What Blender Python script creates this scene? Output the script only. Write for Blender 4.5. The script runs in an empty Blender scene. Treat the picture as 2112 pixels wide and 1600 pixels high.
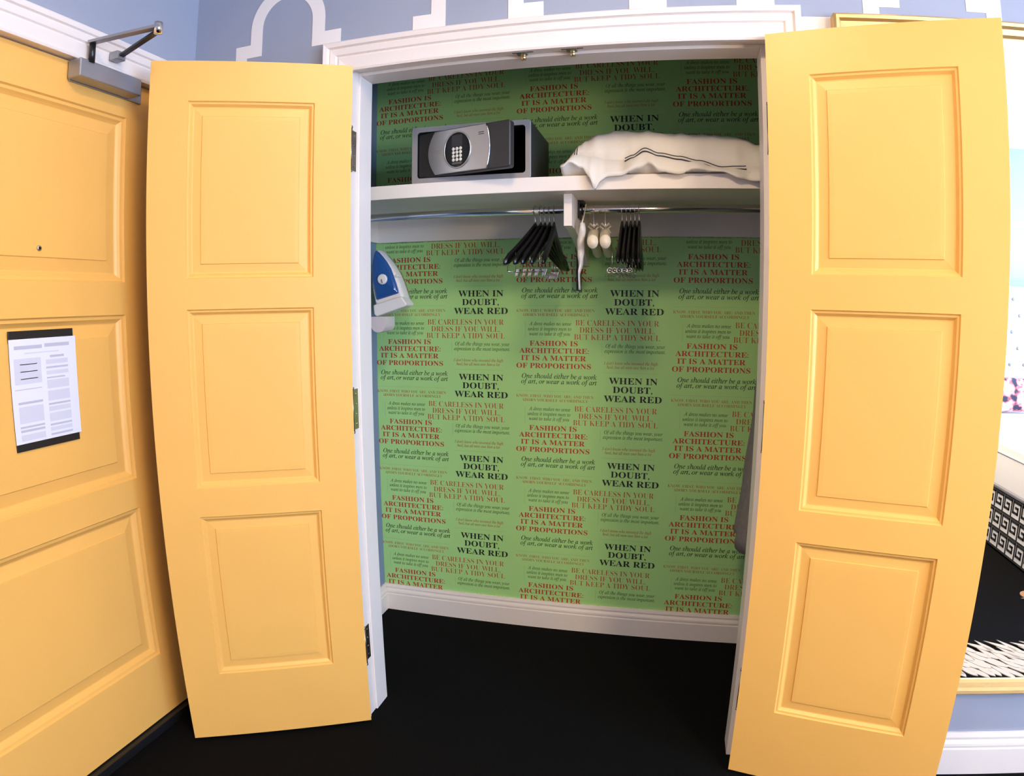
import bpy, bmesh, math, random
from mathutils import Vector, Matrix
random.seed(7)
PI = math.pi
C = bpy.context.scene.collection
SC = bpy.context.scene

# ------------------------------------------------------------------ camera
# wide clip-on lens: measured radial curve, theta(r) polynomial on a 36 mm sensor
cd = bpy.data.cameras.new('camera')
cam = bpy.data.objects.new('camera', cd)
C.objects.link(cam)
cd.type = 'PANO'
cd.sensor_width = 36.0
cd.sensor_fit = 'HORIZONTAL'
cy = cd.cycles if hasattr(cd, "cycles") else cd
cy.panorama_type = 'FISHEYE_LENS_POLYNOMIAL'
cy.fisheye_fov = math.radians(170)
cy.fisheye_polynomial_k0 = 0.0
cy.fisheye_polynomial_k1 = -0.043089051554956986
cy.fisheye_polynomial_k2 = -1.4770987793072269e-05
cy.fisheye_polynomial_k3 = 9.09180516073712e-06
cy.fisheye_polynomial_k4 = -8.94514706603817e-08
yaw, pitch, roll = -0.2406, -0.1198, 0.0012
fw = Vector((math.sin(yaw)*math.cos(pitch), math.cos(yaw)*math.cos(pitch), math.sin(pitch)))
rt = Vector((math.cos(yaw), -math.sin(yaw), 0.0))
up = rt.cross(fw)
rt, up = math.cos(roll)*rt + math.sin(roll)*up, -math.sin(roll)*rt + math.cos(roll)*up
cam.matrix_world = Matrix(((rt.x, up.x, -fw.x, 0.9005), (rt.y, up.y, -fw.y, -1.7238), (rt.z, up.z, -fw.z, 1.3232), (0, 0, 0, 1)))
cd.clip_start = 0.02
SC.camera = cam

# ------------------------------------------------------------------ world, daylight, exposure
SC.view_settings.view_transform = 'Standard'
SC.view_settings.look = 'None'
SC.view_settings.gamma = 1.0
SC.view_settings.use_curve_mapping = False
SC.view_settings.exposure = 0.0
w = bpy.data.worlds.new('world'); SC.world = w
w.use_nodes = True
bg = w.node_tree.nodes['Background']
bg.inputs[0].default_value = (0.55, 0.72, 1.0, 1)
bg.inputs[1].default_value = 1.0

def area(name, loc, target, sx, sy, energy, col, spread=180):
    l = bpy.data.lights.new(name, 'AREA')
    l.shape = 'RECTANGLE'; l.size = sx; l.size_y = sy
    l.energy = energy; l.color = col; l.spread = math.radians(spread)
    o = bpy.data.objects.new(name, l); C.objects.link(o)
    o.location = loc
    o.rotation_euler = (Vector(target)-Vector(loc)).to_track_quat('-Z', 'Y').to_euler()
    return o
# daylight entering through the bedroom window in the right hand wall
area('window_daylight', (4.90, -2.60, 1.60), (0.0, -2.60, 1.35), 1.9, 1.5, 215, (0.36, 0.58, 1.0))

# ------------------------------------------------------------------ materials
MATS = {}
def mat(name, col, rough=0.5, metal=0.0, bump=0.0, bscale=200.0, var=0.0, vscale=4.0, emit=None, coat=0.0, alpha=1.0, spec=0.5, trans=0.0):
    if name in MATS: return MATS[name]
    m = bpy.data.materials.new(name); m.use_nodes = True
    nt = m.node_tree; b = nt.nodes['Principled BSDF']
    b.inputs['Base Color'].default_value = (*col, 1)
    b.inputs['Roughness'].default_value = rough
    b.inputs['Metallic'].default_value = metal
    b.inputs['Coat Weight'].default_value = coat
    b.inputs['Alpha'].default_value = alpha
    b.inputs['Specular IOR Level'].default_value = spec
    b.inputs['Transmission Weight'].default_value = trans
    tc = nt.nodes.new('ShaderNodeTexCoord')
    if bump > 0:
        n = nt.nodes.new('ShaderNodeTexNoise'); n.inputs['Scale'].default_value = bscale
        n.inputs['Detail'].default_value = 3
        nt.links.new(tc.outputs['Object'], n.inputs['Vector'])
        bp = nt.nodes.new('ShaderNodeBump'); bp.inputs['Strength'].default_value = bump; bp.inputs['Distance'].default_value = 0.002
        nt.links.new(n.outputs['Fac'], bp.inputs['Height']); nt.links.new(bp.outputs['Normal'], b.inputs['Normal'])
    if var > 0:
        n = nt.nodes.new('ShaderNodeTexNoise'); n.inputs['Scale'].default_value = vscale; n.inputs['Detail'].default_value = 4
        nt.links.new(tc.outputs['Object'], n.inputs['Vector'])
        r = nt.nodes.new('ShaderNodeValToRGB')
        r.color_ramp.elements[0].position = 0.3; r.color_ramp.elements[1].position = 0.7
        r.color_ramp.elements[0].color = (*[c*(1-var) for c in col], 1)
        r.color_ramp.elements[1].color = (*[min(1, c*(1+var)) for c in col], 1)
        nt.links.new(n.outputs['Fac'], r.inputs['Fac']); nt.links.new(r.outputs['Color'], b.inputs['Base Color'])
    if emit:
        b.inputs['Emission Color'].default_value = (*emit[:3], 1); b.inputs['Emission Strength'].default_value = emit[3]
    MATS[name] = m
    return m

YEL = mat('yellow_paint', (0.90, 0.49, 0.115), 0.38, bump=0.08, bscale=90, var=0.02, vscale=3)
WHT = mat('white_gloss_paint', (0.85, 0.775, 0.715), 0.35, bump=0.05, bscale=60)
SHW = mat('shelf_white', (0.88, 0.80, 0.71), 0.45, bump=0.05, bscale=60)
BLU = mat('blue_wall_paint', (0.33, 0.36, 0.44), 0.7, bump=0.06, bscale=250, var=0.03)
SLA = mat('slate_closet_paint', (0.24, 0.30, 0.42), 0.7, bump=0.06, bscale=250)
BAND = mat('stencil_cream', (0.86, 0.80, 0.75), 0.7, bump=0.05, bscale=250)
GRN = mat('wallpaper_green', (0.43, 0.76, 0.26), 0.55, bump=0.05, bscale=300, var=0.03, vscale=2)
RED = mat('ink_red', (0.50, 0.045, 0.032), 0.6)
ORG = mat('ink_orange_red', (0.50, 0.10, 0.045), 0.6)
ORL = mat('ink_pale_red', (0.46, 0.15, 0.065), 0.6)
BLKI = mat('ink_black', (0.012, 0.015, 0.012), 0.6)
DGR = mat('ink_dark_green', (0.030, 0.060, 0.022), 0.6)
DGL = mat('ink_mid_green', (0.075, 0.13, 0.045), 0.6)
CPT = mat('black_carpet', (0.0030, 0.0030, 0.0033), 0.95, bump=0.8, bscale=900, spec=0.1)
CEI = mat('ceiling_white', (0.85, 0.85, 0.85), 0.9, bump=0.05, bscale=100)
CHR = mat('chrome', (0.80, 0.78, 0.76), 0.12, 1.0)
NIC = mat('nickel', (0.60, 0.57, 0.53), 0.25, 1.0)
DMT = mat('dark_steel', (0.045, 0.047, 0.05), 0.35, 0.8)
BRS = mat('brass', (0.75, 0.58, 0.30), 0.3, 1.0)
SILV = mat('closer_silver', (0.36, 0.36, 0.38), 0.35, 0.6)
GOLD = mat('gold_leaf', (0.80, 0.52, 0.20), 0.35, 0.75, bump=0.3, bscale=60)
MIR = mat('mirror_glass', (0.93, 0.95, 0.95), 0.0, 1.0)
BLKG = mat('black_lacquer', (0.006, 0.006, 0.007), 0.22, coat=0.15, spec=0.3)
SAT = mat('cream_satin', (0.80, 0.70, 0.52), 0.35, bump=0.15, bscale=120)
LACE = mat('white_plastic_film', (0.75, 0.72, 0.68), 0.3, bump=0.4, bscale=80)
SFG = mat('safe_grey', (0.34, 0.32, 0.30), 0.45, 0.3, bump=0.1, bscale=400)
SFD = mat('safe_charcoal', (0.030, 0.029, 0.028), 0.4, bump=0.2, bscale=600)
SFI = mat('safe_inside', (0.004, 0.004, 0.004), 0.8)
SFS = mat('safe_silver', (0.50, 0.49, 0.47), 0.3, 0.75)
KEY = mat('key_ivory', (0.80, 0.76, 0.66), 0.4)
GLB = mat('gloss_black', (0.004, 0.004, 0.005), 0.25, coat=0.1, spec=0.25)
PIL = mat('pillow_cotton', (0.84, 0.79, 0.70), 0.85, bump=0.25, bscale=140)
PIP = mat('navy_piping', (0.03, 0.03, 0.05), 0.7)
IRW = mat('iron_white', (0.80, 0.76, 0.70), 0.3)
IRB = mat('iron_blue', (0.018, 0.085, 0.27), 0.15, coat=0.5)
IRP = mat('holder_plastic', (0.70, 0.60, 0.57), 0.4)
ROB = mat('grey_fabric', (0.22, 0.195, 0.185), 0.95, bump=0.6, bscale=500, var=0.12, vscale=60)
PAP = mat('paper_white', (0.78, 0.79, 0.86), 0.6)
PAPT = mat('paper_grey_print', (0.50, 0.51, 0.60), 0.6)
PAPL = mat('paper_pale_print', (0.64, 0.65, 0.74), 0.6)
PBLK = mat('holder_black', (0.010, 0.011, 0.010), 0.5)
BEDW = mat('bed_linen', (0.80, 0.82, 0.86), 0.9, bump=0.2, bscale=60)
BEDK = mat('bed_black', (0.02, 0.02, 0.022), 0.9, bump=0.2, bscale=60)
HEAD = mat('headboard_white', (0.82, 0.82, 0.83), 0.8, bump=0.1, bscale=80)
BUTT = mat('button_grey', (0.25, 0.24, 0.25), 0.6)
LBL = mat('pale_blue_piping', (0.25, 0.48, 0.80), 0.6)
PETAL = mat('carpet_cream', (0.62, 0.55, 0.45), 0.95, bump=0.5, bscale=500)
TAN = mat('carpet_tan', (0.45, 0.24, 0.12), 0.95, bump=0.5, bscale=500)
LAMPW = mat('lamp_glass', (0.9, 0.85, 0.75), 0.5, emit=(1.0, 0.78, 0.52, 6.0))
PANE = mat('window_pane', (0.8, 0.9, 1.0), 0.2, emit=(0.70, 0.86, 1.0, 2.5))

def floral():
    m = bpy.data.materials.new('floral_print'); m.use_nodes = True
    nt = m.node_tree; b = nt.nodes['Principled BSDF']; b.inputs['Roughness'].default_value = 0.9
    tc = nt.nodes.new('ShaderNodeTexCoord')
    v = nt.nodes.new('ShaderNodeTexVoronoi'); v.inputs['Scale'].default_value = 16
    n = nt.nodes.new('ShaderNodeTexNoise'); n.inputs['Scale'].default_value = 14
    nt.links.new(tc.outputs['Object'], v.inputs['Vector']); nt.links.new(tc.outputs['Object'], n.inputs['Vector'])
    r = nt.nodes.new('ShaderNodeValToRGB'); e = r.color_ramp.elements
    e[0].position = 0.0; e[0].color = (0.02, 0.02, 0.04, 1)
    e[1].position = 1.0; e[1].color = (0.75, 0.70, 0.76, 1)
    for p, c in ((0.40, (0.03, 0.03, 0.05, 1)), (0.46, (0.55, 0.12, 0.12, 1)), (0.53, (0.75, 0.45, 0.45, 1)), (0.60, (0.75, 0.70, 0.74, 1))):
        x = e.new(p); x.color = c
    nt.links.new(n.outputs['Fac'], r.inputs['Fac']); nt.links.new(r.outputs['Color'], b.inputs['Base Color'])
    return m
FLO = floral()

# ------------------------------------------------------------------ helpers
def new_bm(): return bmesh.new()
def obj(name, bm, m, parent=None, smooth=False, bevel=0.0, segs=2, loc=None, rot=None):
    bmesh.ops.recalc_face_normals(bm, faces=bm.faces)
    me = bpy.data.meshes.new(name); bm.to_mesh(me); bm.free()
    return from_mesh(name, me, m, parent, smooth, bevel, segs, loc, rot)
def from_mesh(name, me, m, parent=None, smooth=False, bevel=0.0, segs=2, loc=None, rot=None):
    if m and not me.materials: me.materials.append(m)
    if smooth:
        for p in me.polygons: p.use_smooth = True
    o = bpy.data.objects.new(name, me); C.objects.link(o)
    if loc: o.location = loc
    if rot: o.rotation_euler = rot
    if parent: o.parent = parent
    if bevel > 0:
        md = o.modifiers.new('bevel', 'BEVEL'); md.width = bevel; md.segments = segs; md.limit_method = 'ANGLE'
        md.angle_limit = math.radians(40)
        try: md.harden_normals = False
        except Exception: pass
    return o
def empty(name, loc=(0, 0, 0), rz=0.0):
    o = bpy.data.objects.new(name, None); C.objects.link(o); o.location = loc; o.rotation_euler = (0, 0, rz)
    o.empty_display_size = 0.05
    return o
def tag(o, label, cat, group=None, kind=None):
    o['label'] = label; o['category'] = cat
    if group: o['group'] = group
    if kind: o['kind'] = kind
    return o
def struct(o, label, cat): return tag(o, label, cat, kind='structure')
def box(bm, x0, x1, y0, y1, z0, z1):
    v = [bm.verts.new((x, y, z)) for x in (x0, x1) for y in (y0, y1) for z in (z0, z1)]
    for f in ((0, 1, 3, 2), (4, 6, 7, 5), (0, 4, 5, 1), (2, 3, 7, 6), (0, 2, 6, 4), (1, 5, 7, 3)):
        bm.faces.new([v[i] for i in f])
def prism(bm, poly, a, b, axis='y'):
    """extrude a 2-D polygon; axis y: poly=(x,z); axis x: poly=(y,z); axis z: poly=(x,y)"""
    def P(p, t):
        return {'y': (p[0], t, p[1]), 'x': (t, p[0], p[1]), 'z': (p[0], p[1], t)}[axis]
    A = [bm.verts.new(P(p, a)) for p in poly]; B = [bm.verts.new(P(p, b)) for p in poly]
    n = len(poly)
    bm.faces.new(A); bm.faces.new(B[::-1])
    for i in range(n): bm.faces.new((A[i], B[i], B[(i+1) % n], A[(i+1) % n]))
def rings(bm, rs, cap=True, close=True):
    vs = [[bm.verts.new(p) for p in r] for r in rs]
    n = len(vs[0])
    for a, b in zip(vs, vs[1:]):
        for i in range(n if close else n-1):
            j = (i+1) % n
            bm.faces.new((a[i], a[j], b[j], b[i]))
    if cap and close:
        bm.faces.new(vs[0][::-1]); bm.faces.new(vs[-1])
def tube(bm, pts, r, n=8, cap=True):
    pts = [Vector(p) for p in pts]; rs = []
    rad = r if isinstance(r, (list, tuple)) else [r]*len(pts)
    ref = None
    for i, p in enumerate(pts):
        d = (pts[min(i+1, len(pts)-1)]-pts[max(i-1, 0)]).normalized()
        if ref is None:
            ref = Vector((0, 0, 1)) if abs(d.z) < 0.9 else Vector((1, 0, 0))
        s = d.cross(ref).normalized(); t = s.cross(d).normalized(); ref = t
        rs.append([p+rad[i]*(math.cos(k*2*PI/n)*s+math.sin(k*2*PI/n)*t) for k in range(n)])
    rings(bm, rs, cap)
def cyl(bm, p, q, r, n=20, r2=None):
    tube(bm, [p, q], [r, r if r2 is None else r2], n)
def disc_stack(bm, c, axis, prof, n=28):
    """lathe: prof = [(r, h)...] along axis through c"""
    a = Vector(axis).normalized(); ref = Vector((0, 0, 1)) if abs(a.z) < 0.9 else Vector((1, 0, 0))
    s = a.cross(ref).normalized(); t = a.cross(s).normalized(); c = Vector(c)
    rings(bm, [[c+h*a+r*(math.cos(k*2*PI/n)*s+math.sin(k*2*PI/n)*t) for k in range(n)] for r, h in prof])
def lerp_tab(tab, x):
    if x <= tab[0][0]: return tab[0][1]
    for (a, va), (b, vb) in zip(tab, tab[1:]):
        if x <= b:
            t = (x-a)/(b-a); t = t*t*(3-2*t); return va+(vb-va)*t
    return tab[-1][1]
def copy_tree(o, parent=None):
    c = o.copy(); C.objects.link(c)
    if parent: c.parent = parent
    for ch in list(o.children): copy_tree(ch, c)
    return c

# ================================================================== SETTING
D = 0.80                                   # closet back wall
XL, XR = -0.302, 1.47                      # closet side walls
WO = 1.1462                                # opening between hinge lines
JT = 0.127                                 # wall / jamb depth
RX, RY, RZ = 5.0, -3.6, 2.68               # room
LW = -0.593                                # left wall

bm = new_bm(); box(bm, LW-0.2, RX, RY, D+0.02, -0.05, 0.0)
floor = struct(obj('floor', bm, CPT), 'black carpet covering the room and the closet floor', 'floor')
bm = new_bm(); box(bm, LW-0.2, RX, RY, 0.0, RZ, RZ+0.05)
struct(obj('ceiling', bm, CEI), 'white bedroom ceiling above the closet wall', 'ceiling')
# closet wall, with the opening left free
bm = new_bm()
box(bm, LW-0.2, -0.026, 0.0, JT, 0, RZ); box(bm, WO+0.026, RX, 0.0, JT, 0, RZ); box(bm, -0.026, WO+0.026, 0.0, JT, 2.062, RZ)
wall_front = struct(obj('wall_front', bm, BLU), 'blue wall with cream trellis stencil around the closet opening', 'wall')
bm = new_bm()
box(bm, LW-0.12, LW, -0.150, 0.0, 0, RZ); box(bm, LW-0.12, LW, RY, -1.080, 0, RZ); box(bm, LW-0.12, LW, -1.080, -0.150, 2.034, RZ)
struct(obj('wall_left', bm, BLU), 'blue wall around the yellow entry door', 'wall')
bm = new_bm()
box(bm, RX, RX+0.1, RY, -3.55, 0, RZ); box(bm, RX, RX+0.1, -1.65, 0.0, 0, RZ)
box(bm, RX, RX+0.1, -3.55, -1.65, 0, 0.85); box(bm, RX, RX+0.1, -3.55, -1.65, 2.35, RZ)
struct(obj('wall_right', bm, BLU), 'blue bedroom wall that holds the window', 'wall')
bm = new_bm(); box(bm, LW-0.2, RX, RY-0.1, RY, 0, RZ)
wall_rear = struct(obj('wall_rear', bm, BLU), 'pale blue wall behind the bed, seen in the mirror', 'wall')
# closet shell
bm = new_bm(); box(bm, XL-0.05, XR+0.05, D, D+0.05, 0, 2.45)
wall_back = struct(obj('wall_back', bm, GRN), 'green wallpaper printed with fashion quotes at the back of the closet', 'wall')
bm = new_bm(); box(bm, XL-0.05, XL, JT, D, 0, 2.45)
struct(obj('wall_closet_left', bm, SLA), 'slate blue side wall inside the closet beside the iron', 'wall')
bm = new_bm(); box(bm, XR, XR+0.05, JT, D, 0, 2.45)
struct(obj('wall_closet_right', bm, SLA), 'slate blue side wall inside the closet behind the grey robe', 'wall')
bm = new_bm(); box(bm, XL, XR, JT, D, 2.40, 2.45)
struct(obj('ceiling_closet', bm, CEI), 'plain ceiling inside the closet', 'ceiling')

# baseboards -------------------------------------------------------
def base_prof(h, d):
    return [(0, 0), (d, 0), (d, h*0.62), (d*0.86, h*0.66), (d*0.92, h*0.71), (d*0.86, h*0.76), (d*0.55, h*0.84), (d*0.62, h*0.9), (d*0.4, h), (0, h)]
bm = new_bm(); prism(bm, [(D-a, b) for a, b in base_prof(0.118, 0.018)], XL, XR, 'x')
struct(obj('baseboard_back', bm, SHW), 'cream moulded baseboard under the green wallpaper', 'baseboard')
bm = new_bm(); prism(bm, [(XL+a, b) for a, b in base_prof(0.118, 0.018)], JT, D-0.018, 'y')
struct(obj('baseboard_closet_left', bm, SHW), 'short cream baseboard on the closet side wall by the left jamb', 'baseboard')
bm = new_bm(); prism(bm, [(XR-a, b) for a, b in base_prof(0.118, 0.018)], JT, D-0.018, 'y')
struct(obj('baseboard_closet_right', bm, SHW), 'short cream baseboard on the closet side wall behind the robe', 'baseboard')
bm = new_bm(); prism(bm, [(-a, b) for a, b in base_prof(0.142, 0.016)], WO+0.092, RX, 'x')
struct(obj('baseboard_front', bm, WHT), 'white baseboard below the gold framed mirror', 'baseboard')
bm = new_bm(); prism(bm, [(-a, b) for a, b in base_prof(0.142, 0.016)], LW, -0.092, 'x')
struct(obj('baseboard_front_left', bm, WHT), 'short white baseboard behind the left closet door', 'baseboard')

# casing round the closet opening ---------------------------------
CP = [(0, 0), (0, 0.012), (0.006, 0.015), (0.010, 0.015), (0.013, 0.012), (0.040, 0.016), (0.046, 0.013), (0.050, 0.019), (0.066, 0.022), (0.070, 0.019), (0.074, 0.027), (0.086, 0.030), (0.090, 0.026), (0.090, 0)]
def casing_frame(name, x0, x1, zt, prof, m, parent=None, z0=0.0, fy=lambda d: -d):
    """side legs and mitred head as three parts; prof = (outward, proud)"""
    out = []
    def P(cx, sx, w, z, d): return (cx+sx*w, fy(d), z)
    bm = new_bm(); rings(bm, [[P(x0, -1, a, z0, d) for a, d in prof], [P(x0, -1, a, zt+a, d) for a, d in prof]]); out.append(bm)
    bm = new_bm(); rings(bm, [[P(x1, 1, a, z0, d) for a, d in prof], [P(x1, 1, a, zt+a, d) for a, d in prof]]); out.append(bm)
    bm = new_bm(); rings(bm, [[P(x0, -1, a, zt+a, d) for a, d in prof], [P(x1, 1, a, zt+a, d) for a, d in prof]]); out.append(bm)
    return out
tr = empty('trim_1'); struct(tr, 'white fluted casing framing the closet opening', 'trim')
for nm, b in zip(('side_casing', 'side_casing', 'head_casing'), casing_frame('c', -0.001, WO+0.001, 2.025, CP, WHT)):
    obj(nm, b, WHT, tr)
# jamb with stop
tj = empty('trim_2'); struct(tj, 'white door jamb with stop inside the closet opening', 'trim')
bm = new_bm(); box(bm, -0.026, -0.006, 0.0, JT, 0, 2.056); jl = obj('side_jamb', bm, WHT, tj)
bm = new_bm(); box(bm, WO+0.006, WO+0.026, 0.0, JT, 0, 2.056); jr = obj('side_jamb', bm, WHT, tj)
bm = new_bm(); box(bm, -0.006, WO+0.006, 0.0, JT, 2.036, 2.056); jh = obj('head_jamb', bm, WHT, tj)
bm = new_bm(); box(bm, -0.006, 0.001, 0.046, JT, 0, 2.036); obj('stop', bm, WHT, tj, bevel=0.0015)
bm = new_bm(); box(bm, WO-0.008, WO+0.006, 0.046, JT, 0, 2.036); obj('stop', bm, WHT, tj, bevel=0.0015)
bm = new_bm(); box(bm, 0.001, WO-0.008, 0.046, JT, 2.026, 2.036); obj('stop', bm, WHT, tj, bevel=0.0015)
for x in (0.500, 0.637):                                   # roller catches under the head
    k = empty('roller_catch'); k.parent = tj
    bm = new_bm(); box(bm, x-0.030, x+0.030, 0.010, 0.030, 2.033, 2.0358); box(bm, x-0.014, x+0.014, 0.004, 0.032, 2.026, 2.034); obj('catch_plate', bm, NIC, k, bevel=0.001)
    bm = new_bm(); cyl(bm, (x-0.006, 0.040, 2.024), (x+0.006, 0.040, 2.024), 0.008, 12); obj('catch_roller', bm, BRS, k, smooth=True)

# trellis stencil on the wall -----------------------------------------
def strip(pts, hw, y, keep):
    bm = new_bm(); n = len(pts); L = []; R = []
    for i in range(n):
        a = Vector(pts[max(i-1, 0)]); p = Vector(pts[i]); b = Vector(pts[min(i+1, n-1)])
        if i == 0: d1 = d2 = (b-p).normalized()
        elif i == n-1: d1 = d2 = (p-a).normalized()
        else: d1 = (p-a).normalized(); d2 = (b-p).normalized()
        n1 = Vector((-d1.y, d1.x)); n2 = Vector((-d2.y, d2.x)); m_ = (n1+n2).normalized(); s = hw/max(0.4, m_.dot(n1))
        L.append(p+m_*s); R.append(p-m_*s)
    vl = [(bm.verts.new((q.x, y, q.y)), bm.verts.new((q.x, y+0.0012, q.y))) for q in L]
    vr = [(bm.verts.new((q.x, y, q.y)), bm.verts.new((q.x, y+0.0012, q.y))) for q in R]
    for i in range(n-1):
        mid = (L[i]+L[i+1]+R[i]+R[i+1])/4
        if not keep(mid): continue
        bm.faces.new((vl[i][0], vl[i+1][0], vr[i+1][0], vr[i][0]))
        bm.faces.new((vl[i][0], vl[i+1][0], vl[i+1][1], vl[i][1])); bm.faces.new((vr[i][0], vr[i+1][0], vr[i+1][1], vr[i][1]))
    for v in [v for v in bm.verts if not v.link_faces]: bm.verts.remove(v)
    return bm
def quatre():
    q = [(0.1125*math.sin(t*PI/24), 0.215+0.1125*math.cos(t*PI/24)) for t in range(13)]
    q = q[:13]+[(0.1125, 0.147), (0.168, 0.147), (0.168, 0.072), (0.305, 0.072)]
    h = q+[None]+[(x, 0.144-z) for x, z in q[:-2]]+[(0.168, 0.0503)]
    return h
H = quatre()
def cell(cx, cz):
    k = H.index(None)
    return [[(cx+s_*x, cz+z) for x, z in part] for part in (H[:k], H[k+1:]) for s_ in (1, -1)]
def keep_front(p): return p.y > 2.09 or p.x < -0.045 or p.x > WO+0.05
for j in range(-3, 2):
    for k in range(0, 9):
        cx, cz = -0.235+0.61*k, 2.00+0.56*j
        if cz > 2.7 or cz < 0.2: continue
        for pts in cell(cx, cz):
            pts = [p for p in pts if p[1] < RZ-0.03 and p[1] > 0.17 and p[0] > LW+0.03]
            if len(pts) < 3: continue
            b = strip(pts, 0.0215, -0.0013, keep_front)
            if len(b.faces): obj('trellis_band', b, BAND, wall_front)
            else: b.free()
for k in range(5, 9):                                      # the same stencil on the wall behind the bed
    for j in range(-1, 2):
        for pts in cell(-0.235+0.61*k, 2.00+0.56*j):
            pts = [p for p in pts if p[1] < RZ-0.03]
            if len(pts) < 3: continue
            b = strip(pts, 0.0215, RY+0.0012, lambda p: True)
            obj('trellis_band', b, BAND, wall_rear)

# ================================================================== WALLPAPER LETTERING
def serif(s, style):
    U, L = {'bold': (0x1D400, 0x1D41A), 'ital': (0x1D434, 0x1D44E), 'boldital': (0x1D468, 0x1D482)}[style]
    o = ''
    for ch in s:
        if 'A' <= ch <= 'Z': o += chr(U+ord(ch)-65)
        elif ch == 'h' and style == 'ital': o += '\u210e'
        elif 'a' <= ch <= 'z': o += chr(L+ord(ch)-97)
        else: o += ch
    return o
CAPH = {}
def text_raw(s, style, off=0.0):
    c = bpy.data.curves.new('t', 'FONT'); c.body = serif(s, style); c.resolution_u = 3; c.offset = off
    o = bpy.data.objects.new('t', c); C.objects.link(o)
    bpy.context.view_layer.update()
    me = bpy.data.meshes.new_from_object(o.evaluated_get(bpy.context.evaluated_depsgraph_get()))
    bpy.data.objects.remove(o); bpy.data.curves.remove(c)
    co = [tuple(v.co) for v in me.vertices]; fa = [tuple(p.vertices) for p in me.polygons]
    bpy.data.meshes.remove(me)
    return co, fa
def text_block(name, lines, style, h, off=0.0, dots=(), extra=()):
    """lines: (string, x0, x1, zbase); placed in a plane facing -y"""
    if (style, off) not in CAPH: CAPH[(style, off)] = max(c[1] for c in text_raw('H', style, off)[0])
    sz = h/CAPH[(style, off)]
    V = []; F = []
    for s, x0, x1, zb in lines:
        co, fa = text_raw(s, style, off)
        a = min(c[0] for c in co); b = max(c[0] for c in co); k = (x1-x0)/(b-a); n = len(V)
        V += [(x0+(c[0]-a)*k, 0.0, zb+c[1]*sz) for c in co]; F += [tuple(i+n for i in f) for f in fa]
    for (x0, z0, x1, z1, step, r) in dots:
        L = math.hypot(x1-x0, z1-z0); m_ = int(L/step)
        for i in range(m_+1):
            x = x0+(x1-x0)*i/m_; z = z0+(z1-z0)*i/m_; n = len(V)
            V += [(x-r, 0, z-r), (x+r, 0, z-r), (x+r, 0, z+r), (x-r, 0, z+r)]; F.append((n, n+1, n+2, n+3))
    me = bpy.data.meshes.new(name); me.from_pydata(V, [], F); me.update()
    return me
QUOTES = [
 (text_block('quote_fashion', [('FASHION IS', .052, .2417, .0908), ('ARCHITECTURE:', .0101, .2848, .0622), ('IT IS A MATTER', .0179, .2749, .0335), ('OF PROPORTIONS', -.001, .2941, .0031)], 'bold', .0195), RED),
 (text_block('quote_art', [('One should either be a work', .021, .3175, -.0366), ('of art, or wear a work of art', .0181, .3178, -.0580)], 'ital', .0185, 0.006), DGR),
 (text_block('quote_know', [('KNOW, FIRST, WHO YOU ARE; AND THEN', -.001, .3056, -.1123), ('ADORN YOURSELF ACCORDINGLY', .0225, .2846, -.1285)], 'bold', .0108, -0.012, dots=[(-.001, -.0873, .306, -.0873, .0045, .0006)]), ORL),
 (text_block('quote_dress', [('A dress makes no sense', .0495, .2159, -.1643), ('unless it inspires men to', .0454, .2161, -.1843), ('want to take it off you', .0503, .2117, -.2036)], 'ital', .0138, 0.004, dots=[(.0345, -.1533, .0345, -.2136, .0045, .0006)]), DGL),
 (text_block('quote_careless', [('BE CARELESS IN YOUR', .2322, .5521, -.1637), ('DRESS IF YOU WILL,', .2483, .5361, -.1916), ('BUT KEEP A TIDY SOUL', .2272, .5566, -.2184)], 'bold', .0212, -0.014), ORG),
 (text_block('quote_things', [('Of all the things you wear, your', .3498, .5762, .0877), ('expression is the most important.', .3455, .5783, .0681)], 'ital', .0140, 0.004, dots=[(.3354, .1009, .3354, .0558, .0045, .0006)]), DGL),
 (text_block('quote_heel', [("I don't know who invented the high", .3439, .5499, .0234), ('heel, but all men owe him a lot', .3555, .5363, .0076)], 'ital', .0110, 0.004, dots=[(.3445, -.0093, .5479, -.0093, .0045, .0006)]), ORL),
 (text_block('quote_doubt', [('WHEN IN', .3645, .5507, -.0513), ('DOUBT,', .3799, .5320, -.0854), ('WEAR RED', .3459, .5688, -.1206)], 'bold', .0240), BLKI),
]
X0, Z0, PX, PZ = -0.3048, 1.7584, 0.6051, 0.3347
for c in range(0, 3):
    for k in range(-2, 6):
        for me, m in QUOTES:
            xs = [v.co.x for v in me.vertices]; zs = [v.co.z for v in me.vertices]
            ox = X0+c*PX; oz = Z0-k*PZ
            if oz+max(zs) > 2.40 or oz+max(zs) < 0.12 or ox+max(xs) > XR-0.005 or ox+min(xs) < XL-0.01: continue
            if oz+min(zs) < 0.0: continue
            from_mesh('printed_quote', me, m, wall_back, loc=(ox+(0.003 if ox+min(xs) < XL+.002 else 0), D-0.0007, oz))

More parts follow.
